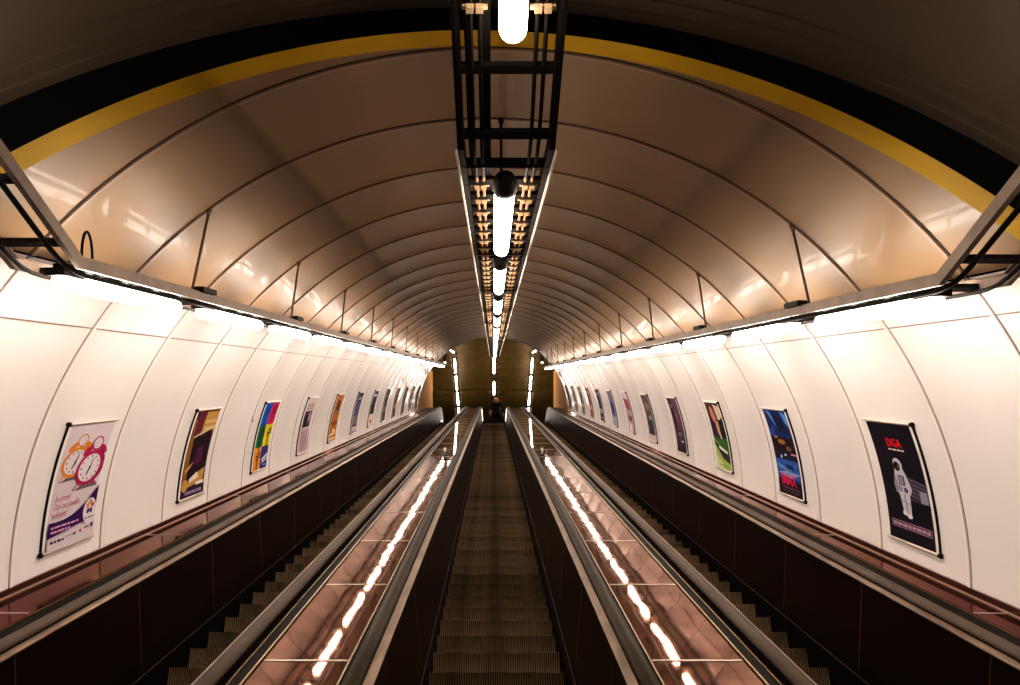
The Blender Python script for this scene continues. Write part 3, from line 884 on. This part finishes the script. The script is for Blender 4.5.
# figure
F0=len(S)
S+=[(SU,ell(.45,.685,.105,.062)),(SU,[(.36,.66),(.54,.66),(.60,.60),(.62,.44),(.56,.40),(.36,.40),(.31,.45),(.33,.60)])]
S+=[(K(24,18,22),ell(.425,.672,.075,.045)),(K(120,84,60),ell(.455,.665,.018,.018)),(SH,rc(.39,.50,.54,.59)),(SU2,rc(.41,.51,.50,.58))]
S+=[(SU2,[(.33,.60),(.27,.50),(.30,.42),(.40,.46),(.37,.50)]),(SU,[(.60,.60),(.67,.48),(.62,.42),(.55,.47),(.58,.52)]),(SU2,ell(.40,.465,.06,.03)),(SH,ell(.53,.46,.05,.025))]
S+=[(SU,[(.36,.42),(.47,.42),(.475,.26),(.40,.26)]),(SU,[(.48,.42),(.60,.42),(.575,.24),(.50,.24)]),(SH,line(.475,.42,.487,.25,.012)),(SU2,line(.40,.36,.46,.355,.01)),(SU2,line(.50,.34,.58,.345,.01))]
S+=[(K(222,216,220),ell(.43,.25,.055,.022)),(K(222,216,220),ell(.53,.23,.06,.022))]
S[F0:]=[(c,[(u*.95+.03,(v-.24)*.92+.235) for u,v in p]) for c,p in S[F0:]]
S+=[(K(150,112,128),rc(.10,.105,.97,.165)),(K(70,46,62),rc(.11,.112,.96,.158))]
S+=scribble(K(176,140,156),.13,.94,.122,.026,61)
poster('right',0,SP,S,'framed black poster of a white astronaut under red lettering, right wall')
# deep blue film poster
S=[(K(14,34,92),rc(0,.7,1,1)),(K(96,130,200),[(.1,.99),(.3,.97),(.55,.78),(.4,.8)]),(K(84,140,214),[(.75,1),(.98,.95),(.97,.8),(.85,.86)]),(K(10,18,50),[(.3,.97),(.7,.9),(.85,.72),(.45,.75)]),(K(30,70,150),[(0,.75),(.3,.8),(.2,.68),(0,.62)])]
S+=[(K(36,24,22),rc(0,.46,1,.68)),(K(150,96,50),ell(.45,.62,.16,.03)),(K(110,70,40),ell(.7,.55,.12,.03)),(K(170,120,70),ell(.25,.67,.08,.015)),(K(20,22,48),rc(0,.40,1,.5)),(K(214,210,224),ell(.3,.44,.03,.02)),(K(190,190,214),ell(.5,.47,.05,.012)),(K(196,120,130),rc(.75,.48,1,.5))]
S+=[(K(40,84,160),rc(0,.2,1,.41)),(K(90,130,190),[(.05,.36),(.4,.32),(.9,.36),(.6,.28),(.1,.3)]),(K(130,150,190),[(0,.24),(.6,.2),(1,.27),(.4,.28)]),(K(24,44,96),ell(.6,.33,.2,.03)),(K(20,12,28),rc(0,0,1,.17))]
S+=[('t',K(214,14,70),'IMAX',.14,.115,.165,'b')]
S+=scribble(K(130,80,90),.18,.9,.075,.012,62)+scribble(K(90,70,84),.2,.85,.04,.012,63)
poster('right',1,K(18,44,110),S,'framed deep blue film poster with pink red capital letters, right wall')
# woman and meadow
S=[(K(40,24,40),rc(0,.45,.3,1)),(K(70,40,34),[(0,.8),(.3,1),(0,1)]),(K(190,120,86),ell(.38,.82,.17,.13)),(K(60,34,30),[(.3,.99),(.62,.97),(.55,.75),(.45,.9)]),(K(206,146,110),[(.4,.7),(.62,.72),(.6,.5),(.42,.55)]),(K(222,190,170),[(.6,.98),(1,.95),(1,.8),(.66,.72)]),(K(24,18,34),[(.62,.75),(1,.72),(1,.45),(.72,.36),(.6,.45)])]
S+=[(K(224,186,160),[(.46,.56),(.6,.54),(.7,.42),(.58,.42)]),(K(48,92,34),[(0,.5),(.4,.44),(1,.48),(1,.2),(0,.38)]),(K(150,176,84),[(0,.36),(.5,.16),(1,.1),(1,0),(0,0)]),(K(190,204,140),[(0,.2),(.5,.08),(.4,0),(0,0)]),(K(226,226,216),[(.3,.30),(.85,.24),(.85,.28),(.32,.345)]),(K(140,170,130),[(0,.44),(.35,.38),(.35,.36),(0,.42)])]
S+=scribble(K(100,130,60),.2,.8,.05,.014,64)
poster('right',2,K(46,30,44),S,'framed poster of a long-haired woman over a green meadow, right wall')
S=[(K(92,54,70),rc(.35,.4,1,1)),(K(120,80,90),[(.4,.7),(.7,.75),(.6,.5)]),(K(60,40,64),rc(0,.2,1,.42)),(K(30,18,36),[(0,1),(.35,1),(.2,.4),(0,.4)]),(K(190,170,180),ell(.65,.2,.14,.02)),(K(110,90,100),ell(.5,.33,.25,.04)),(K(150,130,140),ell(.25,.85,.06,.04)),(K(28,16,32),rc(0,0,1,.06))]
poster('right',3,K(46,26,50),S,'framed dusky purple poster, fourth up the right wall')
S=[(K(84,64,60),rc(0,.55,1,1)),(K(60,74,78),rc(0,.2,1,.5)),(K(40,36,40),[(.2,.15),(.7,.15),(.6,.55),(.3,.5)]),(K(196,176,176),rc(0,0,1,.13)),(K(130,104,90),ell(.5,.75,.3,.1)),(K(150,150,150),ell(.6,.5,.2,.05))]
poster('right',4,K(74,62,62),S,'framed grey brown poster with teal lower half, right wall')
S=[(K(200,180,190),rc(0,.85,1,1)),(K(140,52,56),[(0,.85),(1,.8),(.9,.5),(.2,.6)]),(K(170,140,160),rc(0,.3,1,.55)),(K(110,50,60),ell(.6,.35,.3,.08)),(K(226,210,206),[(.2,.02),(.8,.03),(.7,.2),(.3,.25)])]
poster('right',5,K(176,144,156),S,'framed pinkish poster with red patch, right wall')
S=[(K(60,76,140),rc(0,.3,1,.7)),(K(150,150,180),rc(0,0,1,.25)),(K(40,40,84),ell(.5,.5,.3,.15)),(K(120,104,120),rc(0,.75,1,1))]
poster('right',6,K(110,110,160),S,'framed blue and lavender poster, right wall')
far_r=[(K(40,26,44),K(150,130,150),'framed dark plum poster with lilac band'),(K(120,56,40),K(190,140,110),'framed rust red poster with peach band'),(K(84,70,70),K(170,150,140),'framed warm grey poster with beige band'),(K(96,60,40),K(196,180,160),'framed russet poster with ivory band'),(K(60,44,30),K(130,104,70),'framed umber poster with khaki band')]
for k,(a,b,l) in enumerate(far_r):
    poster('right',7+k,a,[(b,rc(.0,.25,1,.38)),(b,rc(.2,.82,.8,.9))]+scribble(b,.1,.9,.08,.03,70+k),l+', far up the right wall')

# ------------------------------------------------------------------ the person at the top
def skin(name,verts,edges,radii,m,parent,root=0,sub=1):
    me=bpy.data.meshes.new(name); me.from_pydata(verts,edges,[])
    o=bpy.data.objects.new(name,me); COL.objects.link(o)
    if parent is not None: o.parent=parent
    md=o.modifiers.new('Skin','SKIN'); md.use_smooth_shade=True
    sv=me.skin_vertices[0].data
    for i,r in enumerate(radii):
        sv[i].radius=r if isinstance(r,tuple) else (r,r); sv[i].use_root=(i==root)
    sd=o.modifiers.new('Sub','SUBSURF'); sd.levels=sub; sd.render_levels=sub
    me.materials.append(m)
    return o
m_skin=mat('skin',(.55,.33,.22),.5); m_coat=mat('black_wool_coat',(.002,.002,.0035),.9,spec=.1)
m_trs=mat('black_trousers',(.002,.002,.003),.9,spec=.1); m_hair=mat('copper_hair',(.62,.21,.04),.5,noise=.35,nscale=30); m_boot=mat('black_boots',(.008,.007,.007),.4)
m_bag=mat('tan_bag',(.20,.12,.06),.5)
PX,PHh=.125,FL_H-.12
prs=empty('person',ML@Matrix.Translation((PX,PHh,FLV-.015)))
tag(prs,'person with copper hair in a black coat standing at the top of the middle escalator','person')
# faces away up the hall (+y); x right
V=[(0,0,.93),(0,0,1.10),(0,.01,1.28),(0,.01,1.40),(0,.01,1.47),(0,.03,1.53),(0,.03,1.61)]
E=[(0,1),(1,2),(2,3),(3,4),(4,5),(5,6)]
Rr=[(.15,.11),(.125,.09),(.155,.10),(.12,.08),(.05,.05),(.078,.092),(.07,.085)]
def addc(base,pts,rs):
    p=base
    for q,r in zip(pts,rs): V.append(q); Rr.append(r); E.append((p,len(V)-1)); p=len(V)-1
    return p
ends=[]
for s in (-1,1):
    addc(0,[(s*.09,0,.82),(s*.10,.01,.48),(s*.105,-.01,.10),(s*.11,.10,.04)],[.085,.055,.04,.03])
    if s<0: w=addc(3,[(s*.17,.0,1.40),(s*.27,-.02,1.15),(s*.20,.10,1.03),(s*.17,.15,1.02)],[.05,.042,.03,.026])
    else: w=addc(3,[(s*.17,.0,1.40),(s*.25,-.01,1.14),(s*.31,.03,.90),(s*.325,.045,.84)],[.05,.042,.03,.026])
    ends.append((w,s))
for w,s in ends:
    bx,by,bz=V[w]
    for k in range(4):
        o=(k-1.5)*.018
        if s>0: addc(w,[(bx+.01,by+o,bz-.05),(bx+.012,by+o+.004,bz-.085+abs(k-1.3)*.008),(bx+.0,by+o+.006,bz-.105+abs(k-1.3)*.01)],[.009,.008,.007])
        else: addc(w,[(bx+.045,by+.01,bz-o),(bx+.075,by+.02,bz-o),(bx+.085,by+.035,bz-o)],[.009,.008,.007])
    if s>0: addc(w,[(bx-.02,by+.035,bz-.03),(bx-.02,by+.045,bz-.06)],[.010,.008])
    else: addc(w,[(bx+.02,by-.02,bz+.03),(bx+.045,by-.015,bz+.045)],[.010,.008])
body=skin('body',V,E,Rr,m_skin,prs)
# face: nose, eyes, mouth, ears
mb=MB()
mb.add([(0,.145,1.555),(-.014,.118,1.535),(.014,.118,1.535),(0,.118,1.59)],[(0,1,2),(0,2,3),(0,3,1),(1,3,2)])
for s in (-1,1):
    mb.box((s*.082,.03,1.565),(.014,.035,.055))
mb.build('nose_and_ears',m_skin,body)
mb=MB()
for s in (-1,1): mb.box((s*.031,.118,1.585),(.026,.010,.011))
mb.box((0,.120,1.505),(.045,.010,.010))
mb.build('eyes_and_mouth',m_cap,body)
# coat
cv=[(0,0,.62),(0,0,.80),(0,0,.95),(0,0,1.10),(0,.01,1.28),(0,.01,1.40),(0,.01,1.455)]
ce=[(i,i+1) for i in range(6)]; cr=[(.20,.15),(.19,.14),(.175,.13),(.15,.11),(.185,.125),(.145,.10),(.065,.065)]
for s in (-1,1):
    b0=len(cv)
    arm=[(s*.18,0,1.39),(s*.275,-.02,1.14)]+([(-.205,.09,1.035)] if s<0 else [(.318,.03,.90)])
    for i,p in enumerate(arm):
        cv.append(p); cr.append((.068,.060,.046)[i]); ce.append((5 if i==0 else len(cv)-2,len(cv)-1))
skin('coat',cv,ce,cr,m_coat,prs)
for s in (-1,1):
    skin('trouser_leg',[(s*.09,0,.86),(s*.10,.01,.48),(s*.105,-.005,.10)],[(0,1),(1,2)],[.10,.072,.058],m_trs,prs)
    skin('boot',[(s*.105,-.01,.16),(s*.105,-.01,.06),(s*.11,.10,.045),(s*.112,.17,.035)],[(0,1),(1,2),(2,3)],[.056,.056,.046,.034],m_boot,prs)
hv=[(0,-.005,1.655),(0,-.025,1.60),(0,-.035,1.52),(0,-.035,1.44)]
skin('hair',hv,[(0,1),(1,2),(2,3)],[(.09,.09),(.125,.125),(.13,.105),(.10,.07)],m_hair,prs,0,2)
bag=empty('shoulder_bag',ML@Matrix.Translation((PX-.27,PHh,FLV-.015)))
tag(bag,'dark tan shoulder bag held against the left side of the person','bag')
mb=MB(); mb.box((0,.02,.86),(.09,.28,.24)); mb.build('bag_body',m_bag,bag)
mb=MB(); mb.tube([(0,-.08,.97),(.045,-.07,1.2),(.10,0,1.455),(.045,.09,1.2),(0,.12,.97)],.010,8); mb.build('strap',m_boot,bag)

# ------------------------------------------------------------------ small marks
mb=MB(); th=math.radians(17.5); x,z=cyl(PI-th,R-.004); mb.box((x,9.4+.05,z),(.006,.035,.10)); o=mb.build('wall_scuff',m_wgap,M=M0); tag(o,'small dark scuff on left wall between palm and pale text posters','scuff')

# ------------------------------------------------------------------ world, camera, view
w=bpy.data.worlds.new('World'); SC.world=w; w.use_nodes=True
w.node_tree.nodes['Background'].inputs[0].default_value=(0,0,0,1); w.node_tree.nodes['Background'].inputs[1].default_value=0
cam=bpy.data.cameras.new('Camera'); co=bpy.data.objects.new('Camera',cam); COL.objects.link(co)
cam.sensor_width=36; cam.sensor_fit='HORIZONTAL'; cam.lens=36*810/1020
cam.shift_x=16.5/1020; cam.shift_y=35.1/1020
cam.clip_start=.05; cam.clip_end=200
co.matrix_world=M0@Matrix.Rotation(PI/2,4,'X')
SC.camera=co
SC.view_settings.view_transform='Standard'; SC.view_settings.look='None'; SC.view_settings.gamma=1; SC.view_settings.exposure=0
SC.view_settings.use_curve_mapping=False
SC.cycles.max_bounces=10; SC.cycles.diffuse_bounces=5; SC.cycles.glossy_bounces=5
